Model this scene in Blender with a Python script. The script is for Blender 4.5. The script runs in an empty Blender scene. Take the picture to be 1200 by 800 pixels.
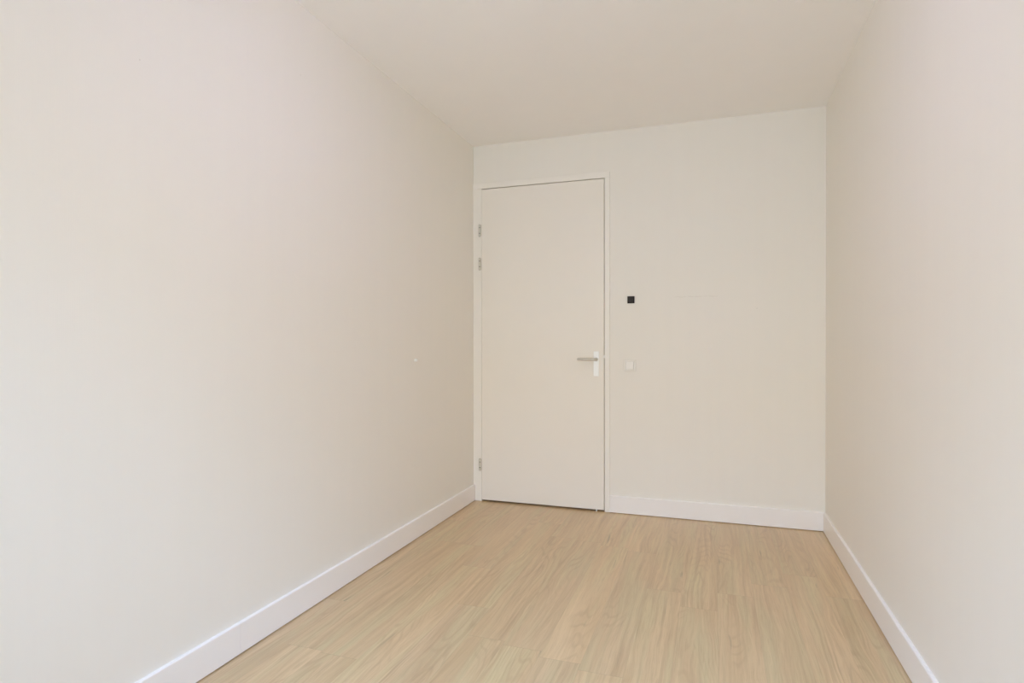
import bpy, bmesh, math, random
from mathutils import Matrix, Vector
random.seed(7)
scene = bpy.context.scene
COL = scene.collection

# ------------------------------------------------------------------ camera
W, H = 2.3129, 2.62              # room width (X) and height (Z); the door wall is Y = 0
YF = -4.95                       # the window wall behind the camera
cam_d = bpy.data.cameras.new('camera')
cam = bpy.data.objects.new('camera', cam_d)
COL.objects.link(cam)
cam_d.sensor_width = 36.0
cam_d.lens = 698.21 / 1200 * 36.0
cam_d.shift_y = 7.24 / 1200
cam_d.clip_start = 0.02
yaw, pitch, roll = 0.32613, -0.0054947, -0.001061
fw = Vector((-math.sin(yaw) * math.cos(pitch), math.cos(yaw) * math.cos(pitch), math.sin(pitch)))
rt = Vector((math.cos(yaw), math.sin(yaw), 0))
up = rt.cross(fw)
r2 = rt * math.cos(roll) + up * math.sin(roll)
u2 = -rt * math.sin(roll) + up * math.cos(roll)
mw = Matrix((r2, u2, -fw)).transposed().to_4x4()
mw.translation = Vector((1.67156, -4.08559, 1.15687))
cam.matrix_world = mw
scene.camera = cam

# ------------------------------------------------------------------ view, sky, lights
scene.view_settings.view_transform = 'Standard'
scene.view_settings.look = 'None'
scene.view_settings.gamma = 1.0
scene.view_settings.use_curve_mapping = False
scene.view_settings.exposure = -0.045
SKY = 3.93                        # brightness outside the window
SKY_COL = (1.23, 1.24, 1.13)     # hazy sky near the horizon
ZEN_COL = (2.35, 4.20, 7.55)     # bluer sky overhead
GROUND_COL = (0.72, 0.87, 0.95)  # street and house fronts below the horizon
FILL_LAMP = 4.0                       # output of the unseen fill lamp, added to even out the room
FILL_LAMP_COL = (0.98, 0.89, 1.36)
scene.cycles.use_denoising = True
scene.cycles.max_bounces = 16
scene.cycles.diffuse_bounces = 12
scene.cycles.glossy_bounces = 4
scene.cycles.sample_clamp_indirect = 8.0

world = bpy.data.worlds.new('sky')
scene.world = world
world.use_nodes = True
wn = world.node_tree
wn.nodes.clear()
w_out = wn.nodes.new('ShaderNodeOutputWorld')
w_bg = wn.nodes.new('ShaderNodeBackground')
w_tc = wn.nodes.new('ShaderNodeTexCoord')
w_sep = wn.nodes.new('ShaderNodeSeparateXYZ')
w_map = wn.nodes.new('ShaderNodeMapRange')
w_map.inputs['From Min'].default_value = -0.08
w_map.inputs['From Max'].default_value = 0.10
w_mix = wn.nodes.new('ShaderNodeMix')
w_mix.data_type = 'RGBA'
[i for i in w_mix.inputs if i.name == 'A' and i.type == 'RGBA'][0].default_value = (*GROUND_COL, 1)
[i for i in w_mix.inputs if i.name == 'B' and i.type == 'RGBA'][0].default_value = (*SKY_COL, 1)
wn.links.new(w_tc.outputs['Generated'], w_sep.inputs[0])
wn.links.new(w_sep.outputs['Z'], w_map.inputs['Value'])
wn.links.new(w_map.outputs['Result'], w_mix.inputs['Factor'])
w_map2 = wn.nodes.new('ShaderNodeMapRange')
w_map2.inputs['From Min'].default_value = 0.25
w_map2.inputs['From Max'].default_value = 0.55
w_mix2 = wn.nodes.new('ShaderNodeMix')
w_mix2.data_type = 'RGBA'
wn.links.new(w_sep.outputs['Z'], w_map2.inputs['Value'])
wn.links.new(w_map2.outputs['Result'], w_mix2.inputs['Factor'])
col_in = lambda nd, k: [i for i in nd.inputs if i.name == k and i.type == 'RGBA'][0]
col_out = lambda nd: [o for o in nd.outputs if o.type == 'RGBA'][0]
col_in(w_mix2, 'B').default_value = (*ZEN_COL, 1)
wn.links.new(col_out(w_mix), col_in(w_mix2, 'A'))
wn.links.new(col_out(w_mix2), w_bg.inputs['Color'])
w_bg.inputs['Strength'].default_value = SKY
wn.links.new(w_bg.outputs[0], w_out.inputs[0])

# window opening in the wall behind the camera
WX0, WX1, WZ0, WZ1 = 0.16, 2.16, 0.14, 2.42
portal_d = bpy.data.lights.new('window_portal', 'AREA')
portal_d.shape = 'RECTANGLE'
portal_d.size, portal_d.size_y = WX1 - WX0, WZ1 - WZ0
portal_d.cycles.is_portal = True
portal = bpy.data.objects.new('window_portal', portal_d)
COL.objects.link(portal)
portal.location = ((WX0 + WX1) / 2, YF - 0.16, (WZ0 + WZ1) / 2)
portal.rotation_euler = (math.pi / 2, 0, 0)                 # shines towards +Y, into the room


# ------------------------------------------------------------------ material helpers
class NT:
    def __init__(self, name):
        self.m = bpy.data.materials.new(name)
        self.m.use_nodes = True
        self.t = self.m.node_tree
        self.b = self.t.nodes['Principled BSDF']

    def n(self, kind, **kw):
        nd = self.t.nodes.new(kind)
        for k, v in kw.items():
            setattr(nd, k, v)
        return nd

    def l(self, a, b):
        self.t.links.new(a, b)

    def val(self, sock, v):
        if hasattr(v, 'is_linked') or isinstance(v, bpy.types.NodeSocket):
            self.l(v, sock)
        else:
            sock.default_value = v

    def math(self, op, a, b=0.0, c=None, clamp=False):
        nd = self.n('ShaderNodeMath', operation=op, use_clamp=clamp)
        self.val(nd.inputs[0], a)
        self.val(nd.inputs[1], b)
        if c is not None:
            self.val(nd.inputs[2], c)
        return nd.outputs[0]

    def comb(self, x, y, z=0.0):
        nd = self.n('ShaderNodeCombineXYZ')
        for i, v in enumerate((x, y, z)):
            self.val(nd.inputs[i], v)
        return nd.outputs[0]

    def noise(self, vec, scale=1.0, detail=2.0, rough=0.5, dist=0.0):
        nd = self.n('ShaderNodeTexNoise')
        self.l(vec, nd.inputs['Vector'])
        nd.inputs['Scale'].default_value = scale
        nd.inputs['Detail'].default_value = detail
        nd.inputs['Roughness'].default_value = rough
        nd.inputs['Distortion'].default_value = dist
        return nd.outputs['Fac']

    def mix(self, fac, a, b, blend='MIX'):
        nd = self.n('ShaderNodeMix', data_type='RGBA', blend_type=blend)
        self.val(nd.inputs['Factor'], fac)
        for s, v in (('A', a), ('B', b)):
            sock = [i for i in nd.inputs if i.name == s and i.type == 'RGBA'][0]
            self.val(sock, (*v, 1) if isinstance(v, tuple) and len(v) == 3 else v)
        return [o for o in nd.outputs if o.type == 'RGBA'][0]

    def rng(self, v, a, b, c=0.0, d=1.0, smooth=False):
        nd = self.n('ShaderNodeMapRange')
        if smooth:
            nd.interpolation_type = 'SMOOTHSTEP'
        self.val(nd.inputs['Value'], v)
        for nme, x in (('From Min', a), ('From Max', b), ('To Min', c), ('To Max', d)):
            self.val(nd.inputs[nme], x)
        return nd.outputs['Result']

    def pos(self):
        g = self.n('ShaderNodeNewGeometry')
        s = self.n('ShaderNodeSeparateXYZ')
        self.l(g.outputs['Position'], s.inputs[0])
        return g.outputs['Position'], s.outputs

    def bump(self, h, strength, dist):
        nd = self.n('ShaderNodeBump')
        nd.inputs['Strength'].default_value = strength
        nd.inputs['Distance'].default_value = dist
        self.l(h, nd.inputs['Height'])
        self.l(nd.outputs[0], self.b.inputs['Normal'])


def paint(name, col, rough=0.45, grain=0.015, metallic=0.0, spec=0.5, bump=0.0):
    """Painted or plain surface with a faint mottling."""
    t = NT(name)
    p, _ = t.pos()
    f = t.noise(p, 9.0, 3.0)
    lo = tuple(c * (1 - grain) for c in col)
    hi = tuple(min(1, c * (1 + grain)) for c in col)
    t.l(t.mix(f, lo, hi), t.b.inputs['Base Color'])
    t.b.inputs['Roughness'].default_value = rough
    t.b.inputs['Metallic'].default_value = metallic
    t.b.inputs['Specular IOR Level'].default_value = spec
    if bump:
        t.bump(t.noise(p, 420.0, 2.0), bump, 0.001)
    return t.m


WALL_COL = (0.874, 0.840, 0.770)


def woven_wall(name, marks=()):
    """Glass-fibre wallpaper: a fine diamond weave under matt warm white paint."""
    t = NT(name)
    p, s = t.pos()
    u = t.math('ADD', s[0], s[1])
    v = s[2]
    k = 2 * math.pi / 0.0075
    jit = t.math('MULTIPLY', t.noise(t.comb(t.math('MULTIPLY', u, 22.0), t.math('MULTIPLY', v, 1.6)), 1.0, 3.0), 1.5)
    a = t.math('SINE', t.math('ADD', t.math('MULTIPLY', t.math('ADD', u, v), k), jit))
    b = t.math('SINE', t.math('ADD', t.math('MULTIPLY', t.math('SUBTRACT', u, v), k), jit))
    weave = t.math('MULTIPLY', a, b)
    thread = t.noise(t.comb(t.math('MULTIPLY', u, 130.0), t.math('MULTIPLY', v, 5.0)), 1.0, 3.0)
    h = t.math('ADD', t.math('MULTIPLY', weave, 0.5), t.math('MULTIPLY', thread, 1.3))
    t.bump(h, 0.10, 0.0010)
    streak = t.noise(t.comb(t.math('MULTIPLY', u, 14.0), t.math('MULTIPLY', v, 0.5)), 1.0, 4.0, 0.6)
    col = t.mix(streak, tuple(c * 0.988 for c in WALL_COL), tuple(c * 1.012 for c in WALL_COL))
    # small scuffs with a shape of their own: (u0, u1, v, half thickness, amount)
    for (u0, u1, vv, ht, amt) in marks:
        wob = t.math('MULTIPLY', t.math('SUBTRACT', t.noise(t.comb(t.math('MULTIPLY', u, 18.0), 3.0), 1.0, 2.0), 0.5), 0.016)
        dv = t.math('ABSOLUTE', t.math('SUBTRACT', t.math('ADD', v, wob), vv))
        mv = t.rng(dv, ht * 0.4, ht, 1.0, 0.0)
        mid, half = (u0 + u1) / 2, (u1 - u0) / 2
        mu = t.rng(t.math('ABSOLUTE', t.math('SUBTRACT', u, mid)), half * 0.8, half, 1.0, 0.0)
        brk = t.rng(t.noise(t.comb(t.math('MULTIPLY', u, 30.0), 8.0), 1.0, 1.0), 0.38, 0.52)
        f = t.math('MULTIPLY', t.math('MULTIPLY', mv, mu), t.math('MULTIPLY', brk, amt) if u1 - u0 > 0.05 else amt)
        col = t.mix(f, col, (0.45, 0.41, 0.35))
    t.l(col, t.b.inputs['Base Color'])
    t.b.inputs['Roughness'].default_value = 0.62
    t.b.inputs['Specular IOR Level'].default_value = 0.35
    return t.m


def floor_material():
    """Pale oak laminate: each plank carries its own stretch of grain."""
    t = NT('oak_laminate')
    uv = t.n('ShaderNodeUVMap', uv_map='grain')
    s = t.n('ShaderNodeSeparateXYZ')
    t.l(uv.outputs[0], s.inputs[0])
    x, y = s.outputs[0], s.outputs[1]               # metres, shifted per plank
    loc = t.n('ShaderNodeUVMap', uv_map='edge')
    e = t.n('ShaderNodeSeparateXYZ')
    t.l(loc.outputs[0], e.inputs[0])                # distance to long edge, distance to end (metres)
    tone = t.n('ShaderNodeAttribute', attribute_name='tone')
    ts = t.n('ShaderNodeSeparateColor')
    t.l(tone.outputs['Color'], ts.inputs[0])

    def st(sx, sy, off=0.0):
        return t.comb(t.math('MULTIPLY', x, sx), t.math('MULTIPLY', y, sy), off)
    # slow sideways wander of the grain
    wander = t.math('SUBTRACT', t.noise(st(7.0, 1.1, 1.0), 1.0, 3.0, 0.55), 0.5)
    xw = t.math('ADD', x, t.math('MULTIPLY', wander, 0.085))
    warp = t.math('SUBTRACT', t.noise(st(5.5, 0.9, 31.0), 1.0, 2.5, 0.4), 0.5)

    def sw(sx, sy, off=0.0):
        return t.comb(t.math('MULTIPLY', xw, sx), t.math('MULTIPLY', y, sy), off)
    broad = t.noise(sw(13.0, 0.8, 2.0), 1.0, 3.0, 0.55, 0.5)
    streak = t.noise(sw(60.0, 1.5, 4.0), 1.0, 4.0, 0.62, 0.2)
    streak2 = t.noise(sw(120.0, 3.2, 9.0), 1.0, 3.0, 0.6, 0.2)
    fine = t.noise(sw(330.0, 9.0, 6.0), 1.0, 3.0, 0.6)
    # cathedral figure: contour lines of a long smooth hump field
    field = t.math('ADD', t.math('MULTIPLY', x, 7.0), t.math('MULTIPLY', warp, 7.0))
    ring = t.math('SINE', t.math('MULTIPLY', field, 20.0))
    ring = t.rng(ring, 0.25, 1.0, 0.0, 1.0)
    gate = t.rng(t.noise(st(5.0, 0.9, 11.0), 1.0, 2.0), 0.49, 0.60)
    ring = t.math('MULTIPLY', ring, gate)
    cool = t.noise(sw(12.0, 0.9, 15.0), 1.0, 2.0)

    A = (0.600, 0.417, 0.223)
    B = (0.711, 0.515, 0.293)
    col = t.mix(t.rng(broad, 0.28, 0.72), A, B)
    col = t.mix(t.math('MULTIPLY', t.rng(cool, 0.48, 0.66), 0.75), col, (0.622, 0.504, 0.275))   # grey-green zones
    calm = t.rng(t.noise(sw(6.0, 0.7, 41.0), 1.0, 2.0), 0.36, 0.64, 0.25, 1.0)     # streaky and quiet stretches
    col = t.mix(t.math('MULTIPLY', t.rng(streak, 0.48, 0.70), t.math('MULTIPLY', calm, 0.85)), col, (0.472, 0.306, 0.158))
    col = t.mix(t.math('MULTIPLY', t.rng(streak, 0.47, 0.26), 0.42), col, (0.810, 0.618, 0.366))
    col = t.mix(t.math('MULTIPLY', t.rng(streak2, 0.54, 0.74), t.math('MULTIPLY', calm, 0.42)), col, (0.445, 0.288, 0.150))
    col = t.mix(t.math('MULTIPLY', ring, 0.40), col, (0.466, 0.302, 0.156))
    col = t.mix(t.math('MULTIPLY', t.rng(fine, 0.52, 0.70), 0.36), col, (0.445, 0.288, 0.150))
    # occasional dark mineral streak
    knot = t.rng(t.noise(sw(46.0, 3.0, 21.0), 1.0, 2.0), 0.69, 0.78)
    col = t.mix(t.math('MULTIPLY', knot, 0.65), col, (0.300, 0.221, 0.124))
    # plank to plank tone
    k = t.rng(ts.outputs[0], 0.0, 1.0, 0.965, 1.045)
    col = t.mix(1.0, col, t.comb(k, k, t.math('MULTIPLY', k, t.rng(ts.outputs[1], 0, 1, 0.985, 1.015))), 'MULTIPLY')
    # seams between planks
    seam = t.math('MAXIMUM', t.math('MULTIPLY', t.rng(e.outputs[0], 0.0003, 0.0010, 1.0, 0.0), 0.16),
                  t.math('MULTIPLY', t.rng(e.outputs[1], 0.0004, 0.0016, 1.0, 0.0), 0.30))
    col = t.mix(seam, col, (0.20, 0.13, 0.08))
    t.l(col, t.b.inputs['Base Color'])
    t.b.inputs['Roughness'].default_value = 0.30
    t.b.inputs['Specular IOR Level'].default_value = 0.85
    hh = t.math('SUBTRACT', t.math('MULTIPLY', fine, 0.25), seam)
    t.bump(hh, 0.15, 0.0006)
    return t.m


def glass_material():
    t = NT('window_glass')
    tr = t.n('ShaderNodeBsdfTransparent')
    gl = t.n('ShaderNodeBsdfGlossy')
    gl.inputs['Roughness'].default_value = 0.02
    fr = t.n('ShaderNodeFresnel')
    fr.inputs['IOR'].default_value = 1.45
    mx = t.n('ShaderNodeMixShader')
    t.l(fr.outputs[0], mx.inputs[0])
    t.l(tr.outputs[0], mx.inputs[1])
    t.l(gl.outputs[0], mx.inputs[2])
    t.l(mx.outputs[0], t.t.nodes['Material Output'].inputs['Surface'])
    return t.m


def emitter(name, col, strength):
    t = NT(name)
    p, _ = t.pos()
    t.l(t.mix(t.noise(p, 6.0), tuple(c * 0.98 for c in col), col), t.b.inputs['Base Color'])
    t.b.inputs['Emission Color'].default_value = (*col, 1)
    t.b.inputs['Emission Strength'].default_value = strength
    return t.m


M_WALL = woven_wall('woven_wallpaper', [(-2.7165, -2.7125, 2.0396, 0.0030, 0.35), (-1.956, -1.951, 2.3165, 0.0035, 0.30)])
M_WALLB = woven_wall('woven_wallpaper_scuffed', [(1.43, 1.72, 1.470, 0.0045, 0.13), (1.944, 1.951, 1.385, 0.0050, 0.20)])
M_CEIL = paint('ceiling_paint', (0.942, 0.917, 0.893), 0.8, 0.008, spec=0.2, bump=0.08)
M_TRIM = paint('skirting_paint', (0.920, 0.886, 0.850), 0.38, 0.006, spec=0.45)
M_DOOR = paint('door_paint', (0.884, 0.838, 0.758), 0.42, 0.006, spec=0.4)
M_FRAME = paint('door_frame_paint', (0.900, 0.864, 0.795), 0.40, 0.006, spec=0.4)
M_PLATE = paint('satin_aluminium_plate', (0.93, 0.93, 0.91), 0.42, 0.01, metallic=0.22, spec=0.6)
M_LEVER = paint('brushed_aluminium_lever', (0.66, 0.635, 0.575), 0.30, 0.02, metallic=0.85)
M_HINGE = paint('galvanised_hinge', (0.70, 0.67, 0.59), 0.40, 0.03, metallic=0.25)
M_PIN = paint('hinge_joint_steel', (0.20, 0.18, 0.15), 0.5, 0.03, metallic=0.5)
M_SWITCH = paint('switch_plastic', (0.874, 0.840, 0.775), 0.40, 0.005)
M_ROCKER = paint('switch_rocker_plastic', (0.905, 0.875, 0.820), 0.35, 0.005)
M_BLACK = paint('black_plastic', (0.017, 0.013, 0.011), 0.60, 0.15, spec=0.15)
M_DGREY = paint('dark_grey_insert', (0.034, 0.029, 0.027), 0.50, 0.15, spec=0.2)
M_LENS = paint('smoky_lens', (0.060, 0.060, 0.075), 0.25, 0.05, spec=0.4)
M_CAP = paint('white_plastic_cap', (0.93, 0.92, 0.89), 0.30, 0.01)
M_GAP_SHADE = paint('door_gap_shade', (0.10, 0.085, 0.07), 0.8, 0.05)  # dark colour stands for the shade inside the door gap
M_DARK = paint('hall_shade_paint', (0.05, 0.04, 0.03), 0.9, 0.05)  # darkness of the unlit hall put into the base colour
M_GLASS = glass_material()
M_FLOOR = floor_material()


# ------------------------------------------------------------------ mesh helpers
def link_obj(name, bm, mat, parent=None, smooth=False):
    me = bpy.data.meshes.new(name)
    bmesh.ops.recalc_face_normals(bm, faces=bm.faces)
    if smooth:
        for f in bm.faces:
            f.smooth = True
    bm.to_mesh(me)
    bm.free()
    if mat:
        me.materials.append(mat)
    o = bpy.data.objects.new(name, me)
    COL.objects.link(o)
    if parent is not None:
        o.parent = parent
        o.matrix_parent_inverse = parent_matrix(parent).inverted()
    return o


def parent_matrix(o):
    m = Matrix.Translation(o.location)
    return m if o.parent is None else m        # parents here sit unrotated, built in room coordinates


def empty(name, loc):
    o = bpy.data.objects.new(name, None)
    o.location = loc
    o.empty_display_size = 0.05
    COL.objects.link(o)
    return o


def tag(o, label, cat, kind=None, group=None):
    o['label'] = label
    o['category'] = cat
    if kind:
        o['kind'] = kind
    if group:
        o['group'] = group
    return o


def box(bm, x0, x1, y0, y1, z0, z1, bevel=0.0, seg=2):
    vs = [bm.verts.new((x, y, z)) for x in (x0, x1) for y in (y0, y1) for z in (z0, z1)]
    idx = [(0, 1, 3, 2), (4, 6, 7, 5), (0, 4, 5, 1), (2, 3, 7, 6), (0, 2, 6, 4), (1, 5, 7, 3)]
    fs = [bm.faces.new([vs[i] for i in q]) for q in idx]
    if bevel:
        es = {e for f in fs for e in f.edges}
        bmesh.ops.bevel(bm, geom=list(es), offset=bevel, segments=seg, profile=0.5, affect='EDGES')
    return fs


def prism(bm, profile, path_fn, ends):
    """Sweep a closed 2-D profile between the two positions in ends."""
    rings = [[bm.verts.new(path_fn(p, t)) for p in profile] for t in ends]
    n = len(profile)
    for a, b in zip(rings, rings[1:]):
        for i in range(n):
            bm.faces.new((a[i], a[(i + 1) % n], b[(i + 1) % n], b[i]))
    bm.faces.new(rings[0])
    bm.faces.new(list(reversed(rings[-1])))


def lathe(bm, prof, axis_pt, axis='Z', seg=32):
    """prof: (radius, distance along axis). Closed at the ends where radius is 0."""
    def place(r, h, a):
        c, s = math.cos(a) * r, math.sin(a) * r
        v = {'Z': (c, s, h), 'Y': (c, h, s), 'X': (h, c, s)}[axis]
        return Vector(axis_pt) + Vector(v)
    rings = []
    for r, h in prof:
        if r < 1e-6:
            rings.append([bm.verts.new(place(0, h, 0))])
        else:
            rings.append([bm.verts.new(place(r, h, 2 * math.pi * i / seg)) for i in range(seg)])
    for a, b in zip(rings, rings[1:]):
        for i in range(seg):
            j = (i + 1) % seg
            if len(a) == 1 and len(b) == 1:
                continue
            if len(a) == 1:
                bm.faces.new((a[0], b[i], b[j]))
            elif len(b) == 1:
                bm.faces.new((a[i], a[j], b[0]))
            else:
                bm.faces.new((a[i], a[j], b[j], b[i]))


def tube(bm, pts, radii, seg=20):
    """Round bar through pts with flattened, capped ends."""
    pts = [Vector(p) for p in pts]
    rings = []
    for i, p in enumerate(pts):
        d = (pts[min(i + 1, len(pts) - 1)] - pts[max(i - 1, 0)]).normalized()
        a = d.cross(Vector((0, 0, 1))).normalized()
        b = a.cross(d)
        rings.append([bm.verts.new(p + (a * math.cos(2 * math.pi * k / seg) + b * math.sin(2 * math.pi * k / seg)) * radii[i])
                      for k in range(seg)])
    for r0, r1 in zip(rings, rings[1:]):
        for k in range(seg):
            bm.faces.new((r0[k], r0[(k + 1) % seg], r1[(k + 1) % seg], r1[k]))
    bm.faces.new(rings[0])
    bm.faces.new(list(reversed(rings[-1])))


# ------------------------------------------------------------------ room shell
T = 0.10                              # wall thickness
SK = 0.014                            # skirting thickness; X = 0 and X = W are the skirting faces
XL, XR, YB = -SK, W + SK, SK          # wall faces behind the skirting

# floor: one mesh, a face per plank, planks running towards the door wall
bm = bmesh.new()
uvg = bm.loops.layers.uv.new('grain')
uve = bm.loops.layers.uv.new('edge')
tn = bm.loops.layers.color.new('tone')
PW = 0.1575
FX0, FX1, FY0, FY1 = XL, XR, YF - 0.02, 0.20
known = {1: -2.20, 3: -1.65, 4: -1.90, 6: -1.97, 7: -0.72, 9: -1.36, 10: -1.16, 11: -0.995, 12: -0.81, 13: -1.04}
LEN = 1.29
e0 = 1.217 - 7 * PW
rnd = random.Random(21)
k = -1
while e0 + k * PW < FX1:
    xa, xb = e0 + k * PW, e0 + (k + 1) * PW
    base = known.get(k, -rnd.uniform(0.3, 1.5))
    y = base + LEN * 6
    while y > FY0:
        ya, yb = y - LEN, y
        X0, X1, Y0, Y1 = max(xa, FX0), min(xb, FX1), max(ya, FY0), min(yb, FY1)
        if X1 - X0 > 1e-4 and Y1 - Y0 > 1e-4:
            ox, oy = rnd.uniform(0, 40), rnd.uniform(0, 60)
            flip = rnd.choice((-1, 1))
            tc = (rnd.random(), rnd.random(), 0, 1)
            xm = (X0 + X1) / 2
            ym = (Y0 + Y1) / 2
            # split in four so that the edge distances interpolate linearly
            for (sx0, sx1) in ((X0, xm), (xm, X1)):
                for (sy0, sy1) in ((Y0, ym), (ym, Y1)):
                    f = bm.faces.new([bm.verts.new((px, py, 0.0)) for px, py in ((sx0, sy0), (sx1, sy0), (sx1, sy1), (sx0, sy1))])
                    for lp in f.loops:
                        c = lp.vert.co
                        lp[uvg].uv = ((c.x - xa) * flip + ox, c.y - ya + oy)
                        lp[uve].uv = (min(abs(c.x - X0), abs(c.x - X1)), min(abs(c.y - Y0), abs(c.y - Y1)))
                        lp[tn] = tc
        y -= LEN
    k += 1
bmesh.ops.remove_doubles(bm, verts=bm.verts, dist=1e-5)
fl = link_obj('floor', bm, M_FLOOR)
for p in fl.data.polygons:
    if p.normal.z < 0:
        p.flip()
tag(fl, 'pale oak laminate plank floor of the empty room', 'floor', 'structure')

bm = bmesh.new()
box(bm, XL - T, XR + T, YF - 0.2, 0.30, H, H + 0.1)
tag(link_obj('ceiling', bm, M_CEIL), 'plain matt off-white ceiling above the room', 'ceiling', 'structure')

bm = bmesh.new()
box(bm, XL - T, XL, YF - 0.2, 0.30, -0.05, H)
tag(link_obj('wall_left', bm, M_WALL), 'long cream textured wall on the left, beside the door', 'wall', 'structure')

bm = bmesh.new()
box(bm, XR, XR + T, YF - 0.2, 0.30, -0.05, H)
tag(link_obj('wall_right', bm, M_WALL), 'cream textured wall along the right edge of the room', 'wall', 'structure')

# end wall with the door opening; added dark panels behind it block light and stand for shade
DX1, DZ1 = 0.975, 2.322               # opening
bm = bmesh.new()
box(bm, DX1, XR, YB, YB + T, -0.05, H)
box(bm, XL, DX1, YB, YB + T, DZ1, H)
tag(link_obj('wall_back', bm, M_WALLB), 'cream end wall with the door, the switch and the black square', 'wall', 'structure')

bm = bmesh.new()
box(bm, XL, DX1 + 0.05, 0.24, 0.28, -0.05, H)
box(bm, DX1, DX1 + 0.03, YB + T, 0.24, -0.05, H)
tag(link_obj('hall_shade_panel', bm, M_DARK), 'added dark panel behind the closed door, hall shade put into its colour', 'wall', 'structure')

# wall with the window, behind the camera
bm = bmesh.new()
YW = YF - T
box(bm, XL, WX0, YW, YF, -0.05, H)
box(bm, WX1, XR, YW, YF, -0.05, H)
box(bm, WX0, WX1, YW, YF, -0.05, WZ0)
box(bm, WX0, WX1, YW, YF, WZ1, H)
tag(link_obj('wall_front', bm, M_WALL), 'cream wall with the wide window, opposite the door', 'wall', 'structure')

win = empty('window_1', ((WX0 + WX1) / 2, YF - 0.05, WZ0))
tag(win, 'wide white framed window opposite the door', 'window', 'structure')
bm = bmesh.new()
fwid, y0, y1 = 0.055, YF - 0.085, YF - 0.035
box(bm, WX0, WX0 + fwid, y0, y1, WZ0, WZ1, 0.004)
box(bm, WX1 - fwid, WX1, y0, y1, WZ0, WZ1, 0.004)
box(bm, WX0 + fwid, WX1 - fwid, y0, y1, WZ0, WZ0 + fwid, 0.004)
box(bm, WX0 + fwid, WX1 - fwid, y0, y1, WZ1 - fwid, WZ1, 0.004)
mid = (WX0 + WX1) / 2
box(bm, mid - 0.03, mid + 0.03, y0, y1, WZ0 + fwid, WZ1 - fwid, 0.004)
link_obj('window_frame', bm, M_TRIM, win)
for xa, xb in ((WX0 + fwid, mid - 0.03), (mid + 0.03, WX1 - fwid)):
    bm = bmesh.new()
    box(bm, xa, xb, YF - 0.062, YF - 0.058, WZ0 + fwid, WZ1 - fwid)
    link_obj('window_pane', bm, M_GLASS, win)
bm = bmesh.new()
box(bm, WX0 - 0.04, WX1 + 0.04, YF, YF + 0.14, WZ0 - 0.025, WZ0, 0.004)
link_obj('window_sill', bm, M_TRIM, win)

# ------------------------------------------------------------------ skirting boards
GAP = 0.0045                          # the boards stop just above the laminate
SH = 0.1185
prof = [(0.0, GAP), (SK, GAP), (SK, SH - 0.0045), (SK - 0.0013, SH - 0.0013), (SK - 0.0045, SH), (0.0, SH)]


def skirting(name, fn, spans, label):
    bm = bmesh.new()
    for a, b in spans:
        prism(bm, prof, fn, (a, b))
    tag(link_obj(name, bm, M_TRIM), label, 'baseboard', 'structure')


skirting('baseboard_left', lambda p, t: (XL + p[0], t, p[1]), [(YF, -2.3095), (-2.3085, 0.0)],
         'white bevelled skirting board along the left wall')
skirting('baseboard_right', lambda p, t: (XR - p[0], t, p[1]), [(YF, 0.0)],
         'white bevelled skirting board along the right wall')
skirting('baseboard_back', lambda p, t: (t, YB - p[0], p[1]), [(0.997, W)],
         'white skirting board along the end wall, right of the door')
skirting('baseboard_front', lambda p, t: (t, YF + p[0], p[1]), [(0.0, W)],
         'white skirting board under the window wall')

# ------------------------------------------------------------------ door
door = empty('door_1', (0.505, 0.02, 0.0))
tag(door, 'closed flat off-white door with lever handle in the left corner', 'door', 'structure')
FY = 0.005                           # front plane of the frame
FXO0, FXO1, FZO = -0.0175, 0.996, 2.343  # outer edges
LX0, LX1, LZ0, LZ1 = 0.0513, 0.9565, 0.0125, 2.2965   # the door leaf
IX0, IX1, IZ1 = 0.0505, 0.9605, 2.3015              # inner edges of the frame

bm = bmesh.new()
box(bm, FXO0, IX0, FY, 0.115, 0.0005, FZO - 0.0416, 0.0015)
box(bm, IX1, FXO1, FY, 0.115, 0.0005, FZO - 0.0416, 0.0025)
box(bm, FXO0, FXO1, FY, 0.115, FZO - 0.0415, FZO, 0.0025)
link_obj('door_frame', bm, M_FRAME, door)

# added dark strips in the rebate, deepening the shade of the door gap
bm = bmesh.new()
box(bm, IX0 - 0.003, LX0 + 0.0001, 0.030, 0.110, 0.012, IZ1)
box(bm, LX1 - 0.0001, IX1 + 0.003, 0.030, 0.110, 0.002, IZ1)
box(bm, IX0, IX1, 0.030, 0.110, LZ1 - 0.0001, IZ1 + 0.003)
link_obj('gap_shade_strip', bm, M_GAP_SHADE, door)['label'] = 'dark strip in the door gap, shade put into its colour'

bm = bmesh.new()
box(bm, LX0, LX1, FY + 0.0020, 0.0450, LZ0, LZ1, 0.0012)
link_obj('door_panel', bm, M_DOOR, door)


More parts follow.
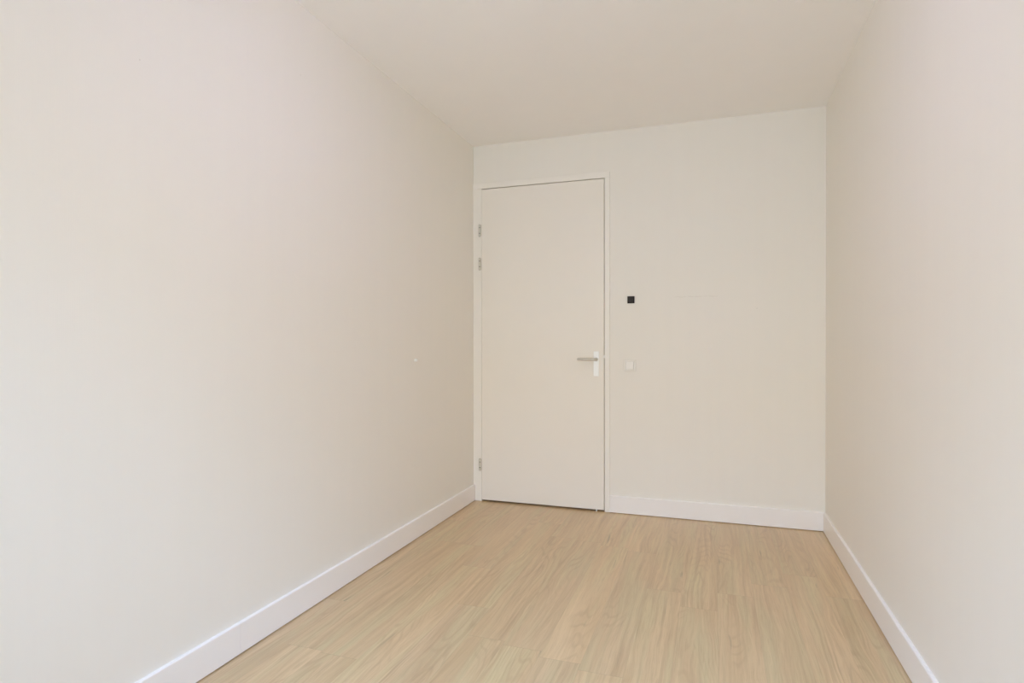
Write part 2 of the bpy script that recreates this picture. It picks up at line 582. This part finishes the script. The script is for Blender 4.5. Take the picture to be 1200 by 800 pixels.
def hinge(z0, z1):
    x = 0.0392
    yb = FY - 0.0075
    h = z1 - z0
    bm = bmesh.new()
    # two leaves that lie on frame and door, and three fat knuckles
    box(bm, 0.0275, x + 0.0125, FY - 0.0020, FY + 0.001, z0 + 0.004, z1 - 0.004, 0.0006)
    r = 0.0090
    cuts = [0.0, 0.27, 0.72, 1.0]
    for a, b in zip(cuts, cuts[1:]):
        za, zb = z0 + h * a + 0.0026, z0 + h * b - 0.0026
        lathe(bm, [(0, za), (r - 0.0012, za), (r, za + 0.0012), (r, zb - 0.0012), (r - 0.0012, zb), (0, zb)], (x, yb, 0), 'Z', 20)
    o = link_obj('hinge', bm, M_HINGE, door)
    bm = bmesh.new()
    lathe(bm, [(0, z0 + 0.001), (0.0050, z0 + 0.001), (0.0050, z1 - 0.001), (0, z1 - 0.001)], (x, yb, 0), 'Z', 16)
    pin = link_obj('hinge_pin', bm, M_PIN)
    pin.parent = o
    pin.matrix_parent_inverse = Matrix.Identity(4)
    o['label'] = 'grey metal hinge'


for z0, z1 in ((1.949, 2.040), (1.703, 1.795), (0.226, 0.316)):
    hinge(z0, z1)

# escutcheon plate and lever
PXC, PZ0, PZ1 = 0.9035, 0.936, 1.108
DFY = FY + 0.0020                      # face of the leaf
bm = bmesh.new()
box(bm, PXC - 0.0185, PXC + 0.0185, DFY - 0.0075, DFY + 0.001, PZ0, PZ1, 0.0022, 3)
plate = link_obj('handle_plate', bm, M_PLATE, door)
plate['label'] = 'silvery white handle plate'
LZ = 1.0530
bm = bmesh.new()
lathe(bm, [(0, DFY - 0.0070), (0.0135, DFY - 0.0070), (0.0135, DFY - 0.0120), (0.0120, DFY - 0.0135), (0.0, DFY - 0.0135)], (PXC, 0, LZ), 'Y', 28)
xs, ys = PXC, DFY - 0.052
pts = [(xs, DFY - 0.012, LZ), (xs, DFY - 0.036, LZ)]
rad = [0.0095, 0.0095]
for i in range(1, 7):                  # rounded elbow
    a = i / 6 * math.pi / 2
    pts.append((xs - 0.016 * (1 - math.cos(a)), DFY - 0.036 - 0.016 * math.sin(a), LZ))
    rad.append(0.0097)
for i in range(1, 9):
    pts.append((xs - 0.016 - 0.104 * i / 8, ys, LZ + 0.0004 * i / 8))
    rad.append(0.0098 - 0.0014 * i / 8)
end = pts[-1]
pts.append((end[0] - 0.003, ys, end[2])); rad.append(0.0070)
pts.append((end[0] - 0.0042, ys, end[2])); rad.append(0.0040)
tube(bm, pts, rad, 24)
lev = link_obj('door_handle', bm, M_LEVER, None, smooth=True)
lev.parent = plate
lev.matrix_parent_inverse = Matrix.Identity(4)
lev['label'] = 'brushed metal lever handle'

bm = bmesh.new()
box(bm, LX1 - 0.004, IX1 + 0.0025, FY - 0.0012, 0.02, 1.062, 1.080, 0.0008)
link_obj('latch', bm, M_CAP, door)
# little plastic feet under frame leg and leaf
for xa, w_, z1 in ((0.9045, 0.006, 0.0135),):
    bm = bmesh.new()
    box(bm, xa - w_ / 2, xa + w_ / 2, FY + 0.0005, FY + 0.02, 0.0, z1, 0.0006)
    link_obj('spacer', bm, M_CAP, door)['label'] = 'tiny white spacer under the door'

# ------------------------------------------------------------------ light switch
WY = YB                                # face of the end wall
sx, sz = 1.1325, 1.0125
sw = empty('light_switch', (sx, WY, sz))
tag(sw, 'square off-white rocker light switch on the end wall right of the door handle', 'switch')
bm = bmesh.new()
o_, i_ = 0.0390, 0.0275
for (xa, xb, za, zb) in ((-o_, o_, -o_, -i_), (-o_, o_, i_, o_), (-o_, -i_, -i_, i_), (i_, o_, -i_, i_)):
    box(bm, sx + xa, sx + xb, WY - 0.0115, WY + 0.001, sz + za, sz + zb)
bmesh.ops.remove_doubles(bm, verts=bm.verts, dist=1e-6)
rim = [e for e in bm.edges if all(abs(v.co.y - (WY - 0.0115)) < 1e-6 for v in e.verts)
       and (all(abs(abs(v.co.x - sx) - o_) < 1e-5 for v in e.verts) or all(abs(abs(v.co.z - sz) - o_) < 1e-5 for v in e.verts))]
bmesh.ops.bevel(bm, geom=rim, offset=0.003, segments=2, profile=0.5, affect='EDGES')
link_obj('cover_frame', bm, M_SWITCH, sw)
bm = bmesh.new()
g = 0.0258
vs = []
for (yy0, yy1) in ((WY, WY), (WY - 0.0110, WY - 0.0165)):
    vs += [bm.verts.new((sx - g, yy1 if yy0 != yy1 else yy0, sz - g)), bm.verts.new((sx + g, yy1 if yy0 != yy1 else yy0, sz - g)),
           bm.verts.new((sx + g, yy0, sz + g)), bm.verts.new((sx - g, yy0, sz + g))]
for q in ((0, 1, 2, 3), (4, 5, 6, 7), (0, 1, 5, 4), (1, 2, 6, 5), (2, 3, 7, 6), (3, 0, 4, 7)):
    bm.faces.new([vs[i] for i in q])
bmesh.ops.bevel(bm, geom=list(bm.edges), offset=0.0008, segments=2, profile=0.5, affect='EDGES')
link_obj('rocker', bm, M_ROCKER, sw)

# ------------------------------------------------------------------ black square above the switch
bx, bz = 1.1400, 1.4590
bb = empty('wall_sensor', (bx, WY, bz))
tag(bb, 'small black square plate on the end wall above the light switch', 'wall plate')
q0, q1 = 0.0235, 0.0185
bm = bmesh.new()
for (xa, xb, za, zb) in ((-q0, q0, -q0, -q1), (-q0, q0, q1, q0), (-q0, -q1, -q1, q1), (q1, q0, -q1, q1)):
    box(bm, bx + xa, bx + xb, WY - 0.0080, WY + 0.001, bz + za, bz + zb)
link_obj('bezel', bm, M_BLACK, bb)
bm = bmesh.new()
box(bm, bx - q1, bx + q1, WY - 0.0060, WY + 0.001, bz - q1, bz + q1, 0.0008)
link_obj('front_plate', bm, M_DGREY, bb)
bm = bmesh.new()
lathe(bm, [(0, -0.0085), (0.003, -0.0083), (0.0055, -0.0070), (0.0060, -0.0055), (0, -0.0055)], (bx - 0.007, WY, bz - 0.007), 'Y', 20)
link_obj('lens', bm, M_LENS, bb, smooth=True)

# ------------------------------------------------------------------ white cap on the left wall
bm = bmesh.new()
lathe(bm, [(0, -0.001), (0.0100, -0.001), (0.0100, 0.0030), (0.0080, 0.0045), (0.0066, 0.0050), (0.0064, 0.0075), (0.0082, 0.0090),
           (0.0082, 0.0130), (0.0062, 0.0150), (0, 0.0155)], (XL, -0.905, 1.063), 'X', 24)
tag(link_obj('wall_plug', bm, M_CAP, smooth=True), 'tiny white plug sticking out of the left wall', 'wall plug')

# ------------------------------------------------------------------ added fill lamp, unseen above the view, flattens the room light
LX, LY = 1.156, -2.30
lamp = empty('added_fill_lamp', (LX, LY, H))
tag(lamp, 'added round fill lamp on the room ceiling, out of view', 'lamp')
bm = bmesh.new()
lathe(bm, [(0, H), (0.13, H), (0.13, H - 0.022), (0.125, H - 0.026), (0, H - 0.026)], (LX, LY, 0), 'Z', 40)
link_obj('fill_lamp_base', bm, M_TRIM, lamp)
lamp_power = FILL_LAMP
bm = bmesh.new()
R_ = 0.17
lathe(bm, [(0.12, H - 0.026), (R_ - 0.01, H - 0.030), (R_, H - 0.045), (R_ * 0.97, H - 0.070), (R_ * 0.82, H - 0.095), (R_ * 0.5, H - 0.113), (0, H - 0.120)], (LX, LY, 0), 'Z', 40)
area = math.pi * R_ ** 2 * 1.3
link_obj('fill_lamp_shade', bm, emitter('fill_lamp_glow', FILL_LAMP_COL, lamp_power / (math.pi * area)), lamp, smooth=True)
